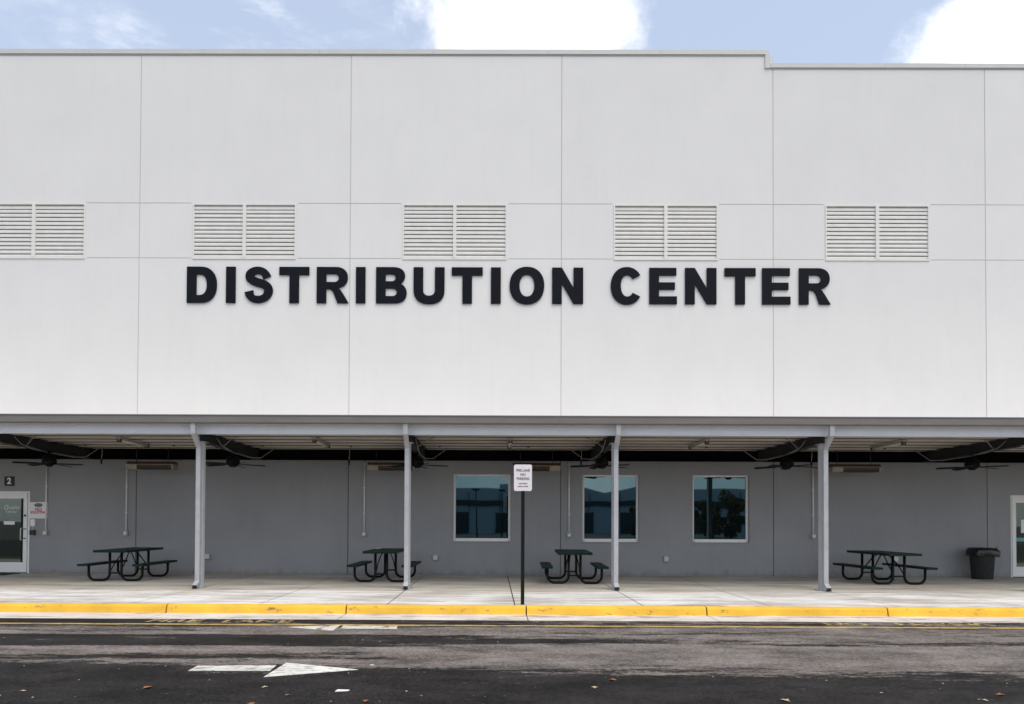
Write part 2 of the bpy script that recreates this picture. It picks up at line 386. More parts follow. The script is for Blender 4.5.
# painted arrows
b = MB()
b.mi = 0
b.prism([(-5.13, -11.29), (-4.25, -11.27), (-4.27, -10.99), (-5.14, -11.04)], -.15, -.146, 'z')
b.prism([(-4.20, -10.85), (-4.22, -11.56), (-3.31, -11.19)], -.15, -.146, 'z')
tag(b.obj('road_arrow', 'roadwhite'), 'white painted arrow pointing right on the dark asphalt', kind='structure')
b = MB()
b.prism([(-3.29, -8.37), (-3.31, -8.09), (-4.16, -8.06), (-4.14, -8.35)], -.15, -.146, 'z')
b.prism([(-4.97, -8.24), (-4.21, -8.02), (-4.21, -8.56)], -.15, -.145, 'z')
tag(b.obj('road_arrow', 'roadworn'), 'worn white painted arrow pointing left beside the yellow line', kind='structure')
for s, x, w in (('FIRE', -6.98, 1.22), ('LANE', -5.64, 1.15), ('NO', 3.84, 1.1), ('PARKING', 5.42, .92)):
    tag(text('road_lettering', s, .40, 'textyellow', None, (x, -7.66, -.147), flat=True, sx=w, bold=.012), 'faded yellow %s painted on the asphalt by the kerb' % s, kind='structure')

# ------------------------------------------------------------------ building
P = 5.82
BLD = thing('distribution_building', 'long white and grey panel building with louvers and black lettering', 'building', (0, 0, 0))
def relief(name, xc, zc, depth, matf, parent, back=.25):
    """front at y=0; depth(x,z) -> recess, None = hole (reveal .25 deep)"""
    bm = MB(); nx, nz = len(xc)-1, len(zc)-1
    D = [[depth((xc[i]+xc[i+1])/2, (zc[j]+zc[j+1])/2) for j in range(nz)] for i in range(nx)]
    for i in range(nx):
        for j in range(nz):
            x0, x1, z0, z1 = xc[i], xc[i+1], zc[j], zc[j+1]; d = D[i][j]; dd = back if d is None else d
            zm = (z0+z1)/2; mi = matf((x0+x1)/2, zm, dd)
            if d is not None: bm.face([(x0, dd, z0), (x1, dd, z0), (x1, dd, z1), (x0, dd, z1)], mi)
            for (ii, jj, e) in ((i-1, j, ((x0, z0), (x0, z1))), (i+1, j, ((x1, z0), (x1, z1))), (i, j-1, ((x0, z0), (x1, z0))), (i, j+1, ((x0, z1), (x1, z1)))):
                nb = (D[ii][jj] if 0 <= ii < nx and 0 <= jj < nz else back)
                nb = back if nb is None else nb
                if dd < nb - 1e-6:
                    (a0, c0), (a1, c1) = e
                    bm.face([(a0, dd, c0), (a1, dd, c1), (a1, nb, c1), (a0, nb, c0)], mi)
    return bm.obj(name, ['white_wall', 'grey_wall', 'sealant', 'grey_sealant'], parent)
LOUV = [(-15.99, -13.14), (-10.163, -7.314), (-4.367, -1.505), (1.441, 4.298), (7.25, 10.10), (13.07, 15.92)]
LZ = (8.67, 10.21)
WIN = [(-2.937, -1.371, .926, 2.765), (.599, 2.144, .924, 2.765), (3.610, 5.157, .924, 2.765)]
DOOR = [(-16.62, -14.56, 0, 2.245), (12.27, 14.33, 0, 2.245)]
SPLIT = 3.42
G = .011
for k in range(-5, 5):
    X0, X1 = k*P, (k+1)*P; top = 14.37 if k < 1 else 14.01
    holes = [(a, c, LZ[0], LZ[1]) for a, c in LOUV] + [(a, c, e, f) for a, c, e, f in WIN+DOOR]
    holes = [h for h in holes if h[0] > X0 and h[1] < X1]
    lv = [h for h in holes if h[2] == LZ[0]]
    xc = sorted(set([X0, X0+G, X1-G, X1] + [v for h in holes for v in h[:2]] + [v for h in lv for v in (h[0]-.045, h[1]+.045)]))
    zc = sorted(set([0, SPLIT, 8.69, 8.71, 10.215, 10.235, top] + [v for h in holes for v in h[2:4]]))
    def depth(x, z):
        for h in holes:
            if h[0] < x < h[1] and h[2] < z < h[3]: return None
        if x < X0+G or x > X1-G: return .008
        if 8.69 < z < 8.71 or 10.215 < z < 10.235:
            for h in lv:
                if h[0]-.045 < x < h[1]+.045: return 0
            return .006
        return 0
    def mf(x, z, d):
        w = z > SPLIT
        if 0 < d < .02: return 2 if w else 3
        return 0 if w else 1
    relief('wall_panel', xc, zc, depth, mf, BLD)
# wall body behind (roof line, sides)
b = MB(); b.box(-29.1, 5.70, .26, 30, -.1, 14.3); b.box(5.71, 29.1, .26, 30, -.1, 13.9); b.obj('building_core', 'white_wall', BLD)
# coping
b = MB()
segs = [-29.1, -26, -22.7, -19.5, -16.3, -13.1, -9.9, -6.7, -3.55, -.37, 2.72, 5.69]
for a, c in zip(segs, segs[1:]): b.box(a+.003, c-.003, -.035, .45, 14.375, 14.50)
b.box(5.60, 5.74, -.036, .45, 14.0, 14.374)
segs = [5.745, 8.9, 11.1, 14.5, 18, 21, 24, 27, 29.1]
for a, c in zip(segs, segs[1:]): b.box(a+.003, c-.003, -.035, .45, 14.012, 14.13)
b.obj('coping', 'coping', BLD)
b = MB(); b.box(-29, 5.59, -.018, .1, 14.345, 14.374); b.box(5.75, 29, -.018, .1, 13.985, 14.011); b.obj('coping_drip', 'box', BLD)
# louvers
def louver(x0, x1):
    z0, z1 = LZ; xm = (x0+x1)/2
    b = MB(); t = .035
    b.box(x0, x0+t, -.02, .10, z0, z1); b.box(x1-t, x1, -.02, .10, z0, z1)
    b.box(x0+t, x1-t, -.02, .10, z0, z0+t); b.box(x0+t, x1-t, -.02, .10, z1-t, z1)
    b.box(xm-.045, xm+.045, -.025, .10, z0+t, z1-t)
    fr = b.obj('louver', 'louverframe', BLD)
    b = MB(); n = 13; pitch = (z1-z0-2*t)/n
    for (a, c) in ((x0+t, xm-.045), (xm+.045, x1-t)):
        for i in range(n):
            zb = z0+t+i*pitch
            if i == n-1: zb -= .012
            b.prism([(.004, zb+.002), (.004, zb+.054), (.060, zb+.142), (.072, zb+.142), (.072, zb+.130), (.016, zb+.002)], a, c, 'x')
    b.obj('slats', 'louver', fr)
    b = MB(); b.box(x0+.01, x1-.01, .16, .18, z0, z1); b.obj('backing', 'dark', fr)
for a, c in LOUV[:5]: louver(a, c)
# windows
def window(x0, x1, z0, z1):
    b = MB(); t = .06; y0, y1 = .095, .15
    b.box(x0, x0+t, y0, y1, z0, z1); b.box(x1-t, x1, y0, y1, z0, z1)
    b.box(x0+t, x1-t, y0, y1, z1-t*.8, z1); b.box(x0+t, x1-t, y0-.03, y1, z0, z0+t*1.4)
    fr = b.obj('window', 'alu', BLD)
    b = MB(); b.box(x0+t-.01, x1-t+.01, z0*0+.125, .133, z0+t, z1-t*.7); b.obj('pane', 'glass', fr)
    b = MB(); b.box(x0-.03, x1+.03, -.02, .12, z0-.035, z0-.001, .004); b.obj('sill', 'grey_wall', fr)
for w in WIN: window(*w)
# doors
def door(x0, x1, leaves, side):
    b = MB(); z1 = 2.245; y0, y1 = -.01, .12
    e = .05 if side > 0 else .028
    b.box(x0, x0+e, y0, y1, 0, z1); b.box(x1-e, x1, y0, y1, 0, z1); b.box(x0+e, x1-e, y0, y1, z1-.05, z1)
    d = b.obj('door', 'doorpaint', BLD)
    for (a, c, hs) in leaves:
        b = MB(); st = .10
        b.box(a, a+st, -.03, .03, .03, z1-.055); b.box(c-st, c, -.03, .03, .03, z1-.055)
        b.box(a+st, c-st, -.03, .03, .03, .30); b.box(a+st, c-st, -.03, .03, z1-.20, z1-.055)
        b.obj('door_leaf', 'doorpaint', d)
        b = MB(); b.box(a+st, c-st, 0, .008, .30, z1-.2); b.obj('glass', 'dglass', d)
        hx = c-st-.03 if hs > 0 else a+st+.03
        b = MB(); b.tube([(hx, -.03, .90), (hx, -.09, .92), (hx, -.09, 1.22), (hx, -.03, 1.24)], .013); b.obj('handle', 'galv', d)
        lx = c-.05 if hs > 0 else a+.05
        b = MB(); b.cyl((lx, -.03, 1.58), (lx, -.045, 1.58), .03); b.obj('lock', 'clip', d)
        for zz in (1.20, .94): b = MB(); b.box(lx-.035, lx+.035, -.04, -.03, zz, zz+.025); b.obj('handle_bracket', 'clip', d)
    return d
dl = door(-16.62, -14.56, [(-16.56, -15.605, 1), (-15.595, -14.62, 1)], 1)
dr = door(12.27, 14.33, [(12.30, 13.295, 1), (13.305, 14.30, -1)], -1)
text('lettering', 'Quality', .16, 'paper', dl, (-15.06, -.006, 1.80), sx=.95, bold=0, shear=.35)
text('lettering', 'DISTRIBUTION', .05, 'paper', dl, (-15.07, -.006, 1.67), sx=.85, bold=.002)
b = MB(); b.box(-15.27, -14.97, -.006, -.001, 1.33, 1.42); b.obj('notice', 'paper', dl)
b = MB(); b.box(12.55, 12.78, -.006, -.001, 1.22, 1.58); b.obj('notice', 'paper', dr)
b = MB(); b.box(12.402, 13.194, -.006, -.001, .99, 1.09); b.obj('stripe', 'teal', dr)

# ------------------------------------------------------------------ wall signs
t = thing('number_sign', 'small black number 2 sign on grey wall above the left door', 'sign', (-15.13, 0, 2.52))
b = MB(); b.box(-.133, .133, -.02, -.001, -.13, .13, .004); b.obj('sign_panel', 'black', t)
text('numeral', '2', .23, 'paper', t, (0, -.023, 0), bold=.008)
t = thing('notice_sign', 'white no soliciting sign with green logo right of the left door', 'sign', (-14.32, 0, 1.727))
b = MB(); b.box(-.245, .245, -.012, -.001, -.225, .225, .003); b.obj('sign_panel', 'signwhite', t)
b = MB(); b.cyl((0, -.016, .14), (0, -.012, .14), .055, seg=28)
o = b.obj('logo', 'dgreen', t); o.scale = (2.1, 1, 1)
text('lettering', 'NO', .12, 'red', t, (0, -.014, .02), bold=.003)
text('lettering', 'SOLICITING', .095, 'red', t, (0, -.014, -.06), bold=.003, sx=.85)
t = thing('card_reader', 'white box above a black box under the no soliciting sign', 'card reader', (-14.46, 0, 1.0))
b = MB(); b.box(-.06, .06, -.04, -.001, .29, .48, .006); b.obj('reader_box', 'paper', t)
b = MB(); b.box(-.07, .07, -.06, -.001, .05, .18, .006); b.obj('keypad', 'black', t)
b = MB(); b.cyl((0, -.012, .18), (0, -.012, .29), .01, seg=8); b.obj('conduit', 'galv', t)

# ------------------------------------------------------------------ conduits with boxes, outlets
lab = ['thin vertical conduit with a grey box beside the no soliciting sign', 'thin conduit dropping to a grey box behind the leftmost picnic table',
       'thin conduit dropping to a box above the table by the second post from left', 'thin conduit dropping to a box left of the middle window', 'thin conduit dropping to a box left of the rightmost post']
for (x, zt), lb in zip(((-14.10, 2.99), (-11.895, 3.12), (-5.373, 3.12), (.229, 3.12), (6.886, 3.12)), lab):
    t = thing('conduit_drop', lb, 'conduit', (x, 0, 1.12), 0, 'conduits running down the grey wall')
    b = MB(); b.cyl((0, -.024, .05), (0, -.024, zt-1.12), .020, seg=10)
    for z in (.55, 1.25, 1.9): b.box(-.035, .035, -.030, -.001, z, z+.025)
    b.obj('conduit', 'galv', t)
    b = MB(); b.box(-.06, .06, -.075, -.001, -.075, .06, .008); o = b.obj('outlet_box', 'box', t)
    b = MB(); b.cyl((0, -.076, -.01), (0, -.09, -.01), .035, seg=14); b.obj('cover', 'galv', o)
lab = ['small grey outlet box low on the wall right of the leftmost post', 'small outlet box low on the wall between second post and left window', 'small outlet box low on the wall below the middle and right windows', 'small outlet box low on the wall behind the rightmost picnic table']
for (x, z), lb in zip(((-9.652, .485), (-3.42, .48), (2.876, .47), (9.115, .49)), lab):
    t = thing('wall_outlet', lb, 'outlet', (x, 0, z), 0, 'outlet boxes low on the grey wall')
    b = MB(); b.box(-.07, .07, -.06, -.001, -.08, .08, .008); b.obj('outlet_box', 'box', t)
    b = MB(); b.box(-.055, .055, -.075, -.061, -.06, .06, .005); b.obj('cover', 'cream', t)

# ------------------------------------------------------------------ letters
H = 1.0
def ell(cx, cz, rx, rz, a0, a1, n=28, p=1.0):
    out = []
    for i in range(n+1):
        a = R(a0+(a1-a0)*i/n); c, s = math.cos(a), math.sin(a)
        out.append((cx+rx*math.copysign(abs(c)**p, c), cz+rz*math.copysign(abs(s)**p, s)))
    return out
def rect(x0, x1, z0, z1): return [(x0, z0), (x1, z0), (x1, z1), (x0, z1)]
V, Hh = .265, .225
def glyph(ch, w):
    if ch == 'I': return [rect(0, w, 0, 1)]
    if ch == 'T': return [[(w/2-V/2, 0), (w/2+V/2, 0), (w/2+V/2, 1-Hh), (w, 1-Hh), (w, 1), (0, 1), (0, 1-Hh), (w/2-V/2, 1-Hh)]]
    if ch == 'E': return [[(0, 0), (w, 0), (w, .215), (V, .215), (V, .40), (w*.93, .40), (w*.93, .60), (V, .60), (V, .79), (w*.98, .79), (w*.98, 1), (0, 1)]]
    if ch == 'N': return [[(0, 0), (V, 0), (V, .56), (w-V, 0), (w, 0), (w, 1), (w-V, 1), (w-V, .44), (V, 1), (0, 1)]]
    if ch == 'D': return [[(0, 0), (w*.44, 0)]+ell(w*.46, .5, w*.54, .5, -90, 90, 24, .88)+[(w*.44, 1), (0, 1)], [(V, .215), (w*.42, .215)]+ell(w*.43, .5, w*.57-V-.01, .285, -90, 90, 18, .88)+[(V, .785)]]
    if ch == 'O': return [ell(w/2, .5, w/2, .52, 0, 356, 44, .92), ell(w/2, .5, w/2-.275, .30, 0, 356, 36, .9)]
    if ch == 'U': return [[(0, 1), (0, .38)]+ell(w/2, .38, w/2, .40, 180, 360, 24, .86)+[(w, 1), (w-V, 1), (w-V, .37)]+ell(w/2, .37, w/2-V, .155, 360, 180, 18, .86)+[(V, 1)]]
    if ch == 'C':
        out = ell(w*.52, .5, w*.52, .52, 33, 327, 40, .94); inn = ell(w*.54, .5, w*.54-.275, .295, 322, 38, 34, .92)
        return [out+inn]
    if ch == 'R':
        return [[(0, 0), (V, 0), (V, .39), (V+.06, .39)]+[(V+.13, .37), (V+.19, .30), (w-.31, 0), (w, 0), (w-.16, .27), (w-.24, .385), (w-.30, .425)]
                + ell(w*.60, .71, w*.37, .29, -76, 90, 18, .9)+[(0, 1)],
                [(V, .585), (w*.56, .585)]+ell(w*.56, .695, w*.13, .11, -90, 90, 10)+[(V, .805)]]
    if ch == 'B':
        return [[(0, 0), (w*.56, 0)]+ell(w*.60, .285, w*.40, .285, -90, 52, 16, .9)+[(w*.80, .535)]+ell(w*.57, .755, w*.375, .245, -38, 90, 14, .9)+[(0, 1)],
                [(V, .20), (w*.54, .20)]+ell(w*.54, .305, w*.14, .105, -90, 90, 10)+[(V, .41)], [(V, .61), (w*.52, .61)]+ell(w*.52, .705, w*.12, .095, -90, 90, 10)+[(V, .80)]]
    if ch == 'S':
        k = [(.620, .700), (.575, .80), (.49, .875), (.37, .902), (.25, .875), (.165, .80), (.16, .70), (.25, .615), (.40, .560), (.55, .505), (.645, .41), (.65, .29), (.585, .175), (.48, .115), (.37, .098), (.25, .12), (.165, .20), (.130, .325)]
        k = [(x/.78*w, z) for x, z in k]; th = [.235, .21, .20, .20, .21, .235, .24, .235, .235, .235, .24, .24, .21, .20, .20, .20, .22, .25]
        pts = []
        for i in range(len(k)-1):
            p0, p1, p2, p3 = k[max(i-1, 0)], k[i], k[i+1], k[min(i+2, len(k)-1)]
            for s in range(5):
                u = s/5; f = lambda a, b_, c, d: .5*((2*b_)+(-a+c)*u+(2*a-5*b_+4*c-d)*u*u+(-a+3*b_-3*c+d)*u**3)
                pts.append((f(p0[0], p1[0], p2[0], p3[0]), f(p0[1], p1[1], p2[1], p3[1]), th[i]*(1-u)+th[i+1]*u))
        pts.append((*k[-1], th[-1])); A, B = [], []
        for i, (x, z, h) in enumerate(pts):
            a, c = pts[max(i-1, 0)], pts[min(i+1, len(pts)-1)]; dx, dz = c[0]-a[0], c[1]-a[1]; L = math.hypot(dx, dz)
            nx, nz = -dz/L*h/2, dx/L*h/2
            A.append((x+nx, z+nz)); B.append((x-nx, z-nz))
        return [A+B[::-1]]
LET = list('DISTRIBUTIONCENTER')
LX = [(-10.299, -9.473), (-9.219, -8.956), (-8.721, -7.923), (-7.754, -6.928), (-6.722, -5.84), (-5.643, -5.381), (-5.09, -4.247), (-4.059, -3.207), (-3.01, -2.158), (-1.933, -1.661), (-1.422, -.468), (-.252, .599), (1.356, 2.197), (2.412, 3.169), (3.393, 4.252), (4.476, 5.326), (5.503, 6.278), (6.511, 7.378)]
SG = thing('building_sign', 'large black capitals reading DISTRIBUTION CENTER on the white wall', 'sign', (0, 0, 7.425))
for ch, (a, c) in zip(LET, LX):
    o = loops_to_mesh('letter', glyph(ch, c-a), .03, 'letter', SG, (a, -.028, .025)); o['label'] = 'black capital letter %s' % ch

# ------------------------------------------------------------------ canopy
CAN = thing('canopy', 'grey steel canopy along the wall with posts, gutter and ribbed deck', 'canopy', (0, 0, 0))
XA, XB = COLX[0]-.4, COLX[-1]+.4
b = MB()
b.prism([(-4.25, 3.715), (-4.25, 3.56), (-4.235, 3.545), (-4.09, 3.545), (-4.09, 3.70), (-4.105, 3.70), (-4.105, 3.56), (-4.232, 3.56), (-4.232, 3.70), (-4.225, 3.70), (-4.225, 3.715)][::-1], XA, XB, 'x')
b.box(XA, XB, -4.262, -4.22, 3.70, 3.722)
b.obj('gutter', 'gutter', CAN)
b = MB()   # channel beam
b.box(XA, XB, -3.98, -3.965, 3.357, 3.56); b.box(XA, XB, -3.99, -3.86, 3.345, 3.357); b.box(XA, XB, -3.99, -3.86, 3.56, 3.575)
b.obj('fascia_beam', 'beam', CAN)
# ribbed deck, ribs running along the wall
prof = []; y = -3.93; pit = .62
top = []
while y < -.02:
    for dy, z in ((0, 3.52), (.08, 3.52), (.085, 3.392), (.11, 3.392), (.112, 3.415), (.50, 3.415), (.56, 3.52)):
        if y+dy < -.02: top.append((y+dy, z))
    y += pit
top.append((-.02, 3.52))
b = MB()
slope = lambda y, z: z
prof = [(y_, z_) for y_, z_ in top] + [(y_, z_+.012) for y_, z_ in reversed(top)]
n = len(top)
for i in range(n-1):
    (y0, z0), (y1, z1) = top[i], top[i+1]
    b.face([(XA, y0, z0), (XB, y0, z0), (XB, y1, z1), (XA, y1, z1)])
    b.face([(XA, y0, z0+.012), (XA, y1, z1+.012), (XB, y1, z1+.012), (XB, y0, z0+.012)])
b.box(XA, XB, -4.08, -.02, 3.58, 3.62)
yy = -3.93; b.mi = 1
while yy < -.2:
    b.box(XA, XB, yy+.083, yy+.113, 3.378, 3.3915); yy += pit
b.obj('roof_deck', ['deck', 'clip'], CAN, recalc=False)
x = XA+.3
while x < XB:
    if -14 < x < 11: b = MB(); b.cyl((x, -3.63, 3.415), (x, -3.63, 3.375), .022, seg=8); b.obj('deck_fastener', 'clip', CAN)
    x += .755
x = XA+.9
while x < XB:
    if -16 < x < 13: b = MB(); b.cyl((x, -1.3, 3.415), (x, -1.3, 3.36), .03, seg=8); b.obj('deck_fastener', 'clip', CAN)
    x += 2.265
b = MB(); b.box(XA, XB, -.14, -.003, 3.13, 3.41); b.box(XA, XB, -.20, -.14, 3.13, 3.145); b.obj('wall_band', 'wall_band', CAN)  # near-black band along the wall, right under the deck
rnd = random.Random(4)
for x in COLX:
    inn = -16 < x < 14
    b = MB(); zt = 3.41; zf, zw = 3.20, 3.12      # shallow at the post, deeper at the wall
    b.prism([(-3.85, zf+.012), (-.15, zw+.012), (-.15, zt-.012), (-3.85, zt-.012)], x-.012, x+.012, 'x')
    b.prism([(-3.85, zf), (-.15, zw), (-.15, zw+.012), (-3.85, zf+.012)], x-.085, x+.085, 'x')
    b.box(x-.085, x+.085, -3.85, -.15, zt-.012, zt)
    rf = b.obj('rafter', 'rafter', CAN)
    if inn:
        b = MB(); s = 1 if x < -1.4 else -1
        b.tube([(x+s*.10, -3.2, 3.36), (x+s*.12, -3.0, 3.22), (x+s*.11, -2.6, 3.14), (x+s*.08, -2.0, 3.12)], .009, 6)
        b.tube([(x+s*.55, -3.1, 3.40), (x+s*.35, -2.95, 3.36), (x+s*.10, -2.8, 3.20), (x+s*.06, -2.0, 3.12), (x+s*.10, -1.0, 3.10), (x+s*.30, -.8, 3.12), (x+s*.62, -.75, 3.36), (x+s*.66, -.74, 3.41)], .011, 6)
        b.obj('cable', 'wire', rf)
    b = MB(); w = .062
    b.box(x-w, x+w, -3.75-w, -3.75+w, .012, 3.182, .006)
    c = b.obj('post', 'postblue', CAN)
    b = MB(); b.box(x-.13, x+.13, -3.88, -3.62, 0, .012); b.box(x-.11, x+.11, -3.86, -3.64, 3.183, 3.195)
    for sx in (-.10, .10):
        for sy in (-.1, .1): b.cyl((x+sx, -3.75+sy, .012), (x+sx, -3.75+sy, .035), .012, seg=6)
    b.obj('base_plate', 'box', c)
    b = MB()   # rectangular downspout with offset and kick-out
    path = [(-4.17, 3.55), (-4.17, 3.34), (-3.885, 3.06), (-3.885, .16), (-4.03, .05)]
    hw, hd = .048, .04
    rings = []
    for i, (yy, zz) in enumerate(path):
        a_ = path[max(i-1, 0)]; c_ = path[min(i+1, len(path)-1)]
        d = Vector((c_[0]-a_[0], c_[1]-a_[1])).normalized(); nn = Vector((-d.y, d.x))
        rings.append([b.bm.verts.new((x+sx*hw, yy+nn.x*sd*hd, zz+nn.y*sd*hd)) for sx, sd in ((-1, -1), (1, -1), (1, 1), (-1, 1))])
    for r0, r1 in zip(rings, rings[1:]):
        for k in range(4): b.bm.faces.new((r0[k], r0[(k+1) % 4], r1[(k+1) % 4], r1[k]))
    b.bm.faces.new(rings[0][::-1])
    for zz in (1.0, 2.2): b.box(x-.052, x+.052, -3.929, -3.823, zz, zz+.03)
    ds = b.obj('downspout', 'post', CAN)
    b = MB(); b.box(x-.046, x+.046, -4.06, -4.0, .012, .045); b.obj('shoe', 'black', ds)

# ------------------------------------------------------------------ strip lights
lab = ['strip light under the canopy deck left of the leftmost post', 'strip light under the deck between first and second posts from left', 'strip light under the deck behind the fire lane sign', 'strip light under the deck above the rightmost window', 'strip light under the deck right of the rightmost post']
proto = None
for i, lb in zip((-3, -2, -1, 0, 1), lab):
    x = .815+4.53*i+2.265
    if proto is None:
        proto = t = thing('strip_light', lb, 'ceiling light', (x, -2.3, 3.41), 0, 'strip lights under the canopy')
        b = MB(); b.box(-.06, .06, -.70, .70, -.055, -.01, .005); b.obj('housing', 'box', t)
        b = MB(); b.cyl((0, -.66, -.085), (0, .66, -.085), .03, seg=14); b.obj('diffuser', 'cream', t)
        for yy in (-.66, .62): b = MB(); b.box(-.05, .05, yy, yy+.04, -.125, -.05, .006); b.obj('end_cap', 'clip', t)
    else: dup(proto, (x, -2.3, 3.41), 0, lb)

# ------------------------------------------------------------------ ceiling fans
def fan(x, rz, lb):
    t = thing('ceiling_fan', lb, 'fan', (x, -1.95, 3.16), rz, 'ceiling fans under the canopy')
    b = MB(); b.cyl((0, 0, 0), (0, 0, -.05), .075, .05); b.cyl((0, 0, -.05), (0, 0, -.16), .016); b.obj('downrod', 'fan', t)
    b = MB(); b.cyl((0, 0, -.10), (0, 0, -.17), .07, .155, 22); b.cyl((0, 0, -.17), (0, 0, -.30), .16, .16, 22); b.cyl((0, 0, -.30), (0, 0, -.38), .15, .06, 22); b.obj('motor', 'fan', t)
    for k in range(5):
        b = MB(); a = Matrix.Rotation(R(72*k), 4, 'Z')
        q = bmesh.new(); vs = [(.12, -.02), (.22, -.035), (.30, -.065), (.72, -.075), (.76, -.05), (.76, .05), (.72, .075), (.30, .065), (.22, .035), (.12, .02)]
        dz = lambda u, v: -.305 + v*.22 - (u-.2)*.03
        A = [q.verts.new((u, v, dz(u, v))) for u, v in vs]; B = [q.verts.new((u, v, dz(u, v)-.008)) for u, v in vs]
        q.faces.new(A); q.faces.new(B[::-1])
        for i in range(len(vs)): q.faces.new((A[i], B[i], B[(i+1) % len(vs)], A[(i+1) % len(vs)]))
        b._join(q, a); b.obj('blade', 'fan', t)
    return t
lab = ['dark ceiling fan above the left door', 'dark ceiling fan just right of the leftmost post', 'dark ceiling fan behind the second post from left',
       'dark ceiling fan above the middle window', 'dark ceiling fan just left of the rightmost post', 'dark ceiling fan between trash can and right door, up high']
for i, (rz, lb) in enumerate(zip((12, 20, 8, 30, 2, 14), lab)):
    fan(.815+4.53*(i-3), R(rz), lb)

# ------------------------------------------------------------------ heaters
lab = ['slim canopy heater with cream end above the leftmost picnic table', 'slim canopy heater partly behind the second post from left', 'slim canopy heater behind the fire lane sign, dark end left', 'slim canopy heater just right of the rightmost post']
for (x0, x1, f), lb in zip(((-11.48, -10.24, 0), (-5.14, -3.91, 0), (-1.33, -.09, 1), (7.01, 8.28, 0)), lab):
    t = thing('canopy_heater', lb, 'heater', ((x0+x1)/2, -.7, 3.41), math.pi*0, 'heaters hanging under the canopy')
    w = (x1-x0)/2; s = -1 if f else 1
    b = MB()
    b.prism([(-.16, -.47), (-.10, -.40), (.10, -.40), (.16, -.47)], -w, w, 'x'); b.box(-w+.06, w-.06, -.14, .14, -.55, -.4845)
    b.obj('housing', 'hbrown', t)
    b = MB(); b.box(-w-.006, w+.006, -.182, .182, -.484, -.4705); b.obj('reflector_lip', 'htrim', t)
    e = (-w, -w+.28) if not f else (w-.28, w)
    b = MB(); b.prism([(-.165, -.485), (-.165, -.50), (-.13, -.605), (.13, -.605), (.165, -.50), (.165, -.485)], e[0], e[1], 'x'); b.obj('end_plate', 'htrim', t)
    e = (-w+.282, w-.05) if not f else (-w+.05, w-.282)
    b = MB(); b.box(e[0], e[1], -.14, .14, -.60, -.5505); b.obj('burner', 'black', t)
    e = (w-.048, w) if not f else (-w, -w+.048)
    b = MB(); b.prism([(-.165, -.485), (-.165, -.50), (-.13, -.605), (.13, -.605), (.165, -.50), (.165, -.485)], e[0], e[1], 'x'); b.obj('end_plate', 'htrim', t)
    for xx in (-w+.2, w-.2): b = MB(); b.cyl((xx, 0, -.40), (xx, 0, 0), .008, seg=6); b.obj('hanger', 'clip', t)

# small dark drops by the near-black wall band
lab = ['short dark cord drop left of the leftmost conduit above the table', 'short dark cord drop beside the conduit near second post', 'short dark cord drop left of the middle window top', 'short dark cord drop near the rightmost post']
for x, lb in zip((-12.40, -5.72, .52, 6.70), lab):
    t = thing('cord_drop', lb, 'cord', (x, -.35, 3.41), 0, 'cord drops under the canopy')
    b = MB(); b.tube([(0, 0, 0), (.005, 0, -.15), (-.01, 0, -.3)], .009, 6); b.obj('cord', 'box', t)
    b = MB(); b.cyl((-.01, 0, -.29), (-.01, 0, -.44), .028, .02, 12); b.obj('plug', 'black', t)

# ------------------------------------------------------------------ picnic tables
def picnic(loc, rz, lb):
    t = thing('picnic_table', lb, 'picnic table', loc, rz, 'green picnic tables under the canopy')
    def slab(w, l, z0, th, xo=0):
        b = MB(); b.box(xo-w/2, xo+w/2, -l/2, l/2, z0+.010, z0+th, .008)
        b.box(xo-w/2+.004, xo+w/2-.004, -l/2+.004, -l/2+.03, z0-.02, z0+.012); b.box(xo-w/2+.004, xo+w/2-.004, l/2-.03, l/2-.004, z0-.02, z0+.012)
        b.box(xo-w/2+.004, xo-w/2+.03, -l/2+.031, l/2-.031, z0-.02, z0+.012); b.box(xo+w/2-.03, xo+w/2-.004, -l/2+.031, l/2-.031, z0-.02, z0+.012)
        return b
    slab(.80, 1.86, .72, .035).obj('tabletop', 'green', t)
    for s in (-1, 1): slab(.26, 1.83, .395, .03, s*.65).obj('bench', 'green', t)
    for yy in (-.66, .66):
        b = MB(); r = .031
        for s in (-1, 1):
            pts = [(s*.14, .715)] + [(s*.14, .20)]
            pts += [(s*(.14+.16-.16*math.cos(R(a))), .19-.16*math.sin(R(a))) for a in (15, 30, 45, 60, 75, 90)]
            pts += [(s*(.64-.16+.16*math.sin(R(a))), .19-.16*math.cos(R(a))) for a in (0, 15, 30, 45, 60, 75, 90)]
            pts += [(s*.64, .39)]
            b.tube([(x, yy, z) for x, z in pts], r, 10)
        b.cyl((-.14, yy, .20), (.14, yy, .20), .018, seg=8)
        b.box(-.34, .34, yy-.02, yy+.02, .695, .716)
        for s in (-1, 1): b.box(s*.65-.11, s*.65+.11, yy-.02, yy+.02, .375, .394)
        b.obj('leg_frame', 'black_frame', t)
        b = MB(); s = 1 if yy < 0 else -1
        for xx in (-.12, .12): b.tube([(xx*.4, yy+s*.56, .70), (xx*.7, yy+s*.40, .62), (xx, yy+s*.18, .42), (xx, yy+s*.03, .28)], .014, 8)
        b.obj('brace', 'black_frame', t)
    return t
picnic((-10.91, -1.66, 0), R(1.0), 'green picnic table left of the leftmost post')
picnic((-4.52, -1.60, 0), R(-1), 'green picnic table partly behind the second post from left')
picnic((.12, -1.82, 0), R(-2.5), 'green picnic table in front of the middle window')
picnic((7.86, -1.62, 0), R(1.0), 'green picnic table right of the rightmost post')
b = MB()
b.prism([(-.07, -.05), (.06, -.055), (.08, .05), (-.06, .06)], 0, .012, 'z'); b.prism([(-.05, -.035), (.045, -.04), (.05, .035), (-.045, .045)], .013, .028, 'z')
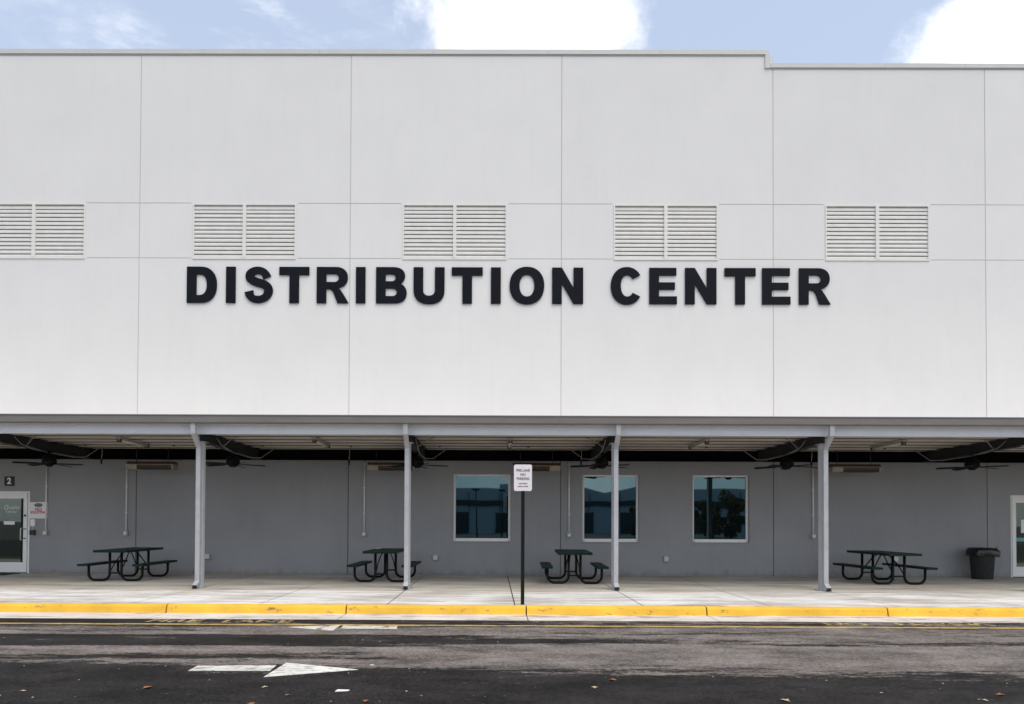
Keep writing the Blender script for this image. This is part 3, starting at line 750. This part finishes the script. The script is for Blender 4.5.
tag(b.obj('napkin', 'leafpale', None, (-4.80, -1.15, .756)), 'small pale folded napkin on the table behind second post', 'napkin')

# ------------------------------------------------------------------ trash can
t = thing('trash_can', 'dark grey round trash can with black bag by the right door', 'trash can', (11.17, -.45, 0)); t.scale = (1, 1, 1.08)
b = MB(); rr = [(.235, 0), (.245, .02), (.285, .62), (.30, .66), (.30, .70), (.31, .70), (.31, .73), (.29, .73)]
seg = 36
prev = None; rings = []
for r_, z in rr: rings.append([b.bm.verts.new((r_*math.cos(2*math.pi*k/seg), r_*math.sin(2*math.pi*k/seg), z)) for k in range(seg)])
for a, c in zip(rings, rings[1:]):
    for k in range(seg): f = b.bm.faces.new((a[k], a[(k+1) % seg], c[(k+1) % seg], c[k])); f.smooth = True
b.bm.faces.new(rings[0][::-1]); b.bm.faces.new(rings[-1])
b.obj('can_body', 'bin', t)
for s in (-1, 1):
    b = MB(); b.tube([(s*.29, -.07, .60), (s*.345, -.06, .60), (s*.345, .06, .60), (s*.29, .07, .60)], .016, 8); b.obj('handle', 'bin', t)
rn = random.Random(3); b = MB(); rings = []
wv = [rn.random() for _ in range(48)]
for j, (r_, z) in enumerate([(.27, .70), (.30, .765), (.318, .76), (.33, .70), (.335, .63), (.33, .60)]):
    ring = []
    for k in range(48):
        a = 2*math.pi*k/48; q = .5+.5*math.sin(a*9+2*math.sin(a*3)); d = (j > 2)*(q*.025+wv[k]*.012)
        low = (j > 3)*(math.sin(a*5+1)*.03+wv[k]*.03)
        if abs(a-R(320)) < .35 and j > 2: d += .05
        ring.append(b.bm.verts.new(((r_+d)*math.cos(a), (r_+d)*math.sin(a), z-low)))
    rings.append(ring)
for a, c in zip(rings, rings[1:]):
    for k in range(48): f = b.bm.faces.new((a[k], a[(k+1) % 48], c[(k+1) % 48], c[k])); f.smooth = True
b.bm.faces.new([b.bm.verts.new((.27*math.cos(2*math.pi*k/24), .27*math.sin(2*math.pi*k/24), .705)) for k in range(24)])
b.obj('bag', 'bag', t)
b = MB(); b.tube([(.22, -.24, .76), (.27, -.27, .73), (.31, -.20, .77), (.30, -.12, .775)], .022, 8); b.obj('tie_strap', 'leafpale', t)

# ------------------------------------------------------------------ fire lane sign
t = thing('fire_lane_sign', 'white no parking fire lane sign on a dark post at the kerb', 'sign', (-1.312, -6.52, 0))
b = MB()
b.prism([(-.032, -.02), (-.032, .006), (-.012, .006), (-.012, .028), (.012, .028), (.012, .006), (.032, .006), (.032, -.02), (.018, -.02), (.014, -.006), (-.014, -.006), (-.018, -.02)], -.1, 2.42, 'z')
b.obj('post', 'signpost', t)
b = MB(); b.bm.free(); b.bm = bmesh.new()
w, h, r_ = .16, .235, .03
pl = arc(w-r_, h-r_, r_, 0, 90)+arc(-w+r_, h-r_, r_, 90, 180)+arc(-w+r_, -h+r_, r_, 180, 270)+arc(w-r_, -h+r_, r_, 270, 360)
b.prism(pl, -.026, -.022, 'y'); o = b.obj('sign_panel', 'signwhite', t, (0, 0, 2.258))
for z in (.205, -.205): b = MB(); b.cyl((0, -.034, z), (0, -.026, z), .008, seg=8); b.obj('bolt', 'galv', o)
for s, z, sz, sx in (('FIRE LANE', .130, .062, .86), ('NO', .055, .060, 1), ('PARKING', -.018, .064, .85), ('TOW AWAY', -.105, .030, .9), ('ZONE AT ALL TIMES', -.155, .022, .9)):
    text('lettering', s, sz, 'signtext', o, (0, -.028, z), bold=.0012, sx=sx)

# ------------------------------------------------------------------ small things on the ground
b = MB(); b.box(-16.3, -14.72, -.75, -.12, .001, .012, .003)
tag(b.obj('doormat', 'mat'), 'black doormat on the concrete at the left door', 'doormat')
def leafmesh(name, m, s):
    b = MB(); rn = random.Random(hash(name) % 99)
    pts = [(0, -1, .05), (.45, -.6, .25), (.35, -.2, .3), (.8, .1, .45), (.3, .3, .2), (.1, 1, .1), (-.3, .4, .25), (-.75, .15, .5), (-.35, -.25, .2), (-.4, -.7, .2)]
    top_ = [(x*s, y*s, z*s*.5+.004) for x, y, z in pts]; c = (0, 0, .004)
    for i in range(len(pts)):
        j = (i+1) % len(pts); b.face([c, top_[i], top_[j]]); b.face([(0, 0, 0), (top_[j][0], top_[j][1], top_[j][2]-.003), (top_[i][0], top_[i][1], top_[i][2]-.003)])
    return b.obj(name, m, recalc=False)
def px(x, Y): return x
leafs = [((-5.19, -12.05), 'leaf', .055), ((-3.97, -12.62), 'leaf', .05), ((-4.06, -12.0), 'leafpale', .035), ((-3.75, -12.3), 'leaf', .03), ((-2.98, -12.5), 'leaf', .04), ((-5.6, -12.7), 'leafpale', .03),
         ((-.60, -11.62), 'leaf', .045), ((-.83, -11.95), 'leafpale', .045), ((.85, -12.4), 'leafpale', .05), ((3.0, -12.15), 'leaf', .045), ((2.7, -12.35), 'leafpale', .035), ((-6.3, -12.2), 'leafpale', .03), ((-2.5, -12.3), 'leaf', .025), ((1.9, -12.1), 'leafpale', .02)]
for i, ((x, y), m_, s) in enumerate(leafs):
    o = leafmesh('fallen_leaf', m_, s); o.location = (x, y, -.149); o.rotation_euler = (0, 0, random.random()*6)
    tag(o, ('brown curled leaf lying on the dark asphalt' if m_ == 'leaf' else 'pale dry leaf lying on the dark asphalt'), 'leaf', 'brown leaves scattered on the road' if m_ == 'leaf' else 'pale leaves scattered on the road')
for (x, y, s, lb) in ((-3.28, -12.12, .10, 'white paper scrap on the asphalt right below the right-pointing arrow'), (-4.1, -12.78, .09, 'white paper scrap at the bottom edge below the arrow shaft'), (-3.2, -10.95, .035, 'tiny white paper scrap just beyond the arrow tip')):
    b = MB(); b.prism([(-.6*s, -.35*s), (.6*s, -.1*s), (.7*s, .3*s), (-.5*s, .45*s)], 0, .004, 'z')
    o = b.obj('paper_scrap', 'paper'); o.location = (x, y, -.149); tag(o, lb, 'paper', 'paper scraps on the road')

b = MB(); rn = random.Random(21)
for k in range(150):
    x = rn.uniform(-10, 7); y = -7.5-5.6*rn.random()**.8; s_ = rn.uniform(.003, .010)
    b.mi = rn.choice((0, 1, 1, 2)); a = rn.random()*6
    b.prism([(x+s_*math.cos(a+q), y+s_*1.4*math.sin(a+q)) for q in (0, 1.3, 2.6, 3.9, 5.1)], -.1495, -.1495+s_*.7, 'z')
tag(b.obj('grit', ['leafpale', 'box', 'leaf']), kind='stuff')

# ------------------------------------------------------------------ what stands across the road (seen in the glass)
t = thing('opposite_building', 'low grey warehouse across the road with a dark window band', 'building', (0, -75, -.17))
b = MB(); b.prism([(-40, 0), (-40, 6.6), (-8, 6.6), (-8, 6.2), (-1, 6.2), (-1, 6.7), (9, 6.7), (13.5, 5.7), (18, 6.5), (24, 6.5), (24, 6.1), (42, 6.1), (42, 0)], -6, 0, 'y'); b.obj('wall', 'owall', t)
b = MB(); b.box(-39, 41, .01, .3, 3.7, 4.5); b.obj('window_band', 'oband', t)
for k in range(9): b = MB(); b.box(-36+k*8.6, -36+k*8.6+5, .01, .12, 0, 2.7); b.obj('dock_door', 'oband', t)
for k in range(20): b = MB(); b.box(-38+k*4.1, -38+k*4.1+.12, .305, .36, 2.8, 5.6); b.obj('downpipe', 'oband', t)
def tree(x, y, h, lb, sd):
    rn = random.Random(sd); t = thing('broadleaf_tree', lb, 'tree', (x, y, -.17), 0, 'trees across the road')
    b = MB(); b.tube([(0, 0, 0), (.05, .02, h*.3), (0, .1, h*.6), (.1, 0, h*.85)], .13, 8)
    for k in range(6):
        a = rn.random()*6.3; b.tube([(0, .05, h*(.35+.07*k)), (math.cos(a)*h*.14, math.sin(a)*h*.14, h*(.5+.07*k)), (math.cos(a)*h*.24, math.sin(a)*h*.24, h*(.58+.07*k))], .045, 6)
    b.obj('trunk', 'bark', t)
    b = MB(); cl = [(rn.gauss(0, h*.20), rn.gauss(0, h*.18), h*(.12+.80*rn.random()**1.2), h*(.07+.08*rn.random())) for _ in range(20)]
    for cx, cy, cz, cr in cl:
        for _ in range(160):
            d = Vector((rn.gauss(0, 1), rn.gauss(0, 1), rn.gauss(0, 1))).normalized()*cr*(.55+.5*rn.random()); p = Vector((cx, cy, cz))+d
            u = Vector((rn.gauss(0, 1), rn.gauss(0, 1), rn.gauss(0, 1))).normalized(); v = u.orthogonal().normalized(); s = .10+.08*rn.random()
            b.face([p-u*s, p-v*s*.6, p+u*s, p+v*s*.6])
    b.obj('crown', 'tree', t, recalc=False)
tree(22, -50, 4.6, 'bushy tree across the road, seen only in the right window', 1)
tree(19, -46, 3.6, 'smaller bushy tree across the road beside the bushy one', 2)
tree(-21, -58, 5.5, 'tall broadleaf tree across the road near the left end', 3)
tree(14, -54, 3.4, 'low tree across the road near the warehouse wall', 5)
for x, lb in ((-3.6, 'dark lamp post across the road, left of two'), (-1.0, 'dark lamp post across the road, right of two')):
    t = thing('lamp_post', lb, 'lamp post', (x, -52, -.17), 0, 'lamp posts across the road')
    b = MB(); b.cyl((0, 0, 0), (0, 0, 4.8), .09, .06, 10); b.obj('pole', 'black', t)
    b = MB(); b.box(-.35, .35, -.15, .15, 4.8, 5.0, .03); b.obj('lamp_head', 'black', t)

# ------------------------------------------------------------------ world
wd = bpy.data.worlds.new('World'); S.world = wd; wd.use_nodes = True
n = wd.node_tree.nodes; l = wd.node_tree.links; n.clear()
SUN_EL, SUN_AZ = 62., 148.      # azimuth clockwise from +Y; the light comes from in front and the right
sky = n.new('ShaderNodeTexSky'); sky.sky_type = 'NISHITA'; sky.sun_disc = False
sky.sun_elevation = R(SUN_EL); sky.sun_rotation = R(SUN_AZ); sky.air_density = 1.0; sky.dust_density = 1.0; sky.ozone_density = 1.0
bg = n.new('ShaderNodeBackground'); bg.inputs[1].default_value = .12
out = n.new('ShaderNodeOutputWorld'); l.new(bg.outputs[0], out.inputs[0])
tc = n.new('ShaderNodeTexCoord')
def wn(scale, det=8, rough=.6, sc=(1, 1, 1)):
    mp = n.new('ShaderNodeMapping'); mp.inputs['Scale'].default_value = sc; l.new(tc.outputs['Generated'], mp.inputs[0])
    t = n.new('ShaderNodeTexNoise'); t.inputs['Scale'].default_value = scale; t.inputs['Detail'].default_value = det; t.inputs['Roughness'].default_value = rough
    l.new(mp.outputs[0], t.inputs['Vector']); return t.outputs['Fac']
def wm(op, a, b_=None, c=None):
    q = n.new('ShaderNodeMath'); q.operation = op
    for i, v in enumerate((a, b_, c)):
        if v is None: continue
        if isinstance(v, (int, float)): q.inputs[i].default_value = v
        else: l.new(v, q.inputs[i])
    return q.outputs[0]
def wr(s, lo, hi, o0=0, o1=1):
    r = n.new('ShaderNodeMapRange'); r.interpolation_type = 'SMOOTHSTEP'
    r.inputs[1].default_value = lo; r.inputs[2].default_value = hi; r.inputs[3].default_value = o0; r.inputs[4].default_value = o1; l.new(s, r.inputs[0]); return r.outputs[0]
edge = wn(13, 9, .62)
def blob(c, r, soft=.035, amp=.17):
    d = n.new('ShaderNodeVectorMath'); d.operation = 'DISTANCE'; l.new(tc.outputs['Generated'], d.inputs[0]); d.inputs[1].default_value = c
    s = wm('ADD', d.outputs['Value'], wm('MULTIPLY', wm('SUBTRACT', edge, .5), amp))
    return wr(s, r+soft, r-soft)
c1 = blob((.0439, .8120, .5820), .117)
c2 = blob((.590, .700, .400), .170)
w1 = blob((-.27, .77, .575), .12, .12, .5)
wisp = wr(wn(9, 8, .65, (.5, 1, 2.2)), .48, .75, 0, .45)
wisp = wm('MULTIPLY', wisp, w1)
w2 = wm('MULTIPLY', wr(wn(6, 8, .6, (.6, 1, 1.6)), .55, .80, 0, .35), 1)
# broken cloud elsewhere in the sky (behind the camera and overhead)
sepw = n.new('ShaderNodeSeparateXYZ'); l.new(tc.outputs['Generated'], sepw.inputs[0])
other = wm('MULTIPLY', wr(wn(2.2, 9, .6), .46, .60), wr(sepw.outputs['Y'], .45, .0))
m_ = wm('MAXIMUM', wm('MAXIMUM', c1, c2), wm('MAXIMUM', wm('MAXIMUM', wisp, w2), other))
mx = n.new('ShaderNodeMix'); mx.data_type = 'RGBA'; l.new(m_, mx.inputs[0])
hz = n.new('ShaderNodeMix'); hz.data_type = 'RGBA'; hz.inputs[0].default_value = .45; hz.inputs[7].default_value = (5.8, 6.5, 7.8, 1)
l.new(sky.outputs[0], hz.inputs[6]); l.new(hz.outputs[2], mx.inputs[6])
cs = n.new('ShaderNodeMix'); cs.data_type = 'RGBA'; l.new(wr(wn(7, 7, .6), .35, .62), cs.inputs[0])
cs.inputs[6].default_value = (7.4, 7.6, 7.9, 1); cs.inputs[7].default_value = (9.8, 9.7, 9.5, 1); l.new(cs.outputs[2], mx.inputs[7])
l.new(mx.outputs[2], bg.inputs[0])

# ------------------------------------------------------------------ sun behind thin cloud
sd = bpy.data.lights.new('sun', 'SUN'); sd.energy = 1.5; sd.angle = R(36); sd.color = (1, .93, .84)
so = bpy.data.objects.new('sun', sd); C.objects.link(so)
az, el = R(SUN_AZ), R(SUN_EL)
v = Vector((math.sin(az)*math.cos(el), math.cos(az)*math.cos(el), math.sin(el)))
so.rotation_euler = v.to_track_quat('Z', 'Y').to_euler(); so.location = v*40

# ------------------------------------------------------------------ camera
cx, cz, D, yaw, pit, rol, sx, sy = -1.83076, 1.48829, 18.6945, -.00415, .01501, .00425, 490.86679, 510.59368
Ry = Matrix(((math.cos(yaw), -math.sin(yaw), 0), (math.sin(yaw), math.cos(yaw), 0), (0, 0, 1)))
Rp = Matrix(((1, 0, 0), (0, math.cos(pit), math.sin(pit)), (0, -math.sin(pit), math.cos(pit))))
Q = Rp @ Ry
r, f, u = Q[0].copy(), Q[1].copy(), Q[2].copy()
r2 = math.cos(rol)*r + math.sin(rol)*u; u2 = -math.sin(rol)*r + math.cos(rol)*u
mw = Matrix(((r2.x, u2.x, -f.x, cx), (r2.y, u2.y, -f.y, -D), (r2.z, u2.z, -f.z, cz), (0, 0, 0, 1)))
cam = bpy.data.cameras.new('camera'); co = bpy.data.objects.new('camera', cam); C.objects.link(co); co.matrix_world = mw
cam.sensor_width = 36; cam.sensor_fit = 'HORIZONTAL'; cam.lens = 683/1024*36
cam.shift_x = (512-sx)/1024; cam.shift_y = (sy-352)/1024; cam.clip_end = 1000; cam.clip_start = .1
S.camera = co
S.view_settings.view_transform = 'Standard'; S.view_settings.look = 'None'; S.view_settings.exposure = .46; S.view_settings.gamma = 1
S.render.engine = 'CYCLES'; S.cycles.use_denoising = True; S.cycles.max_bounces = 8
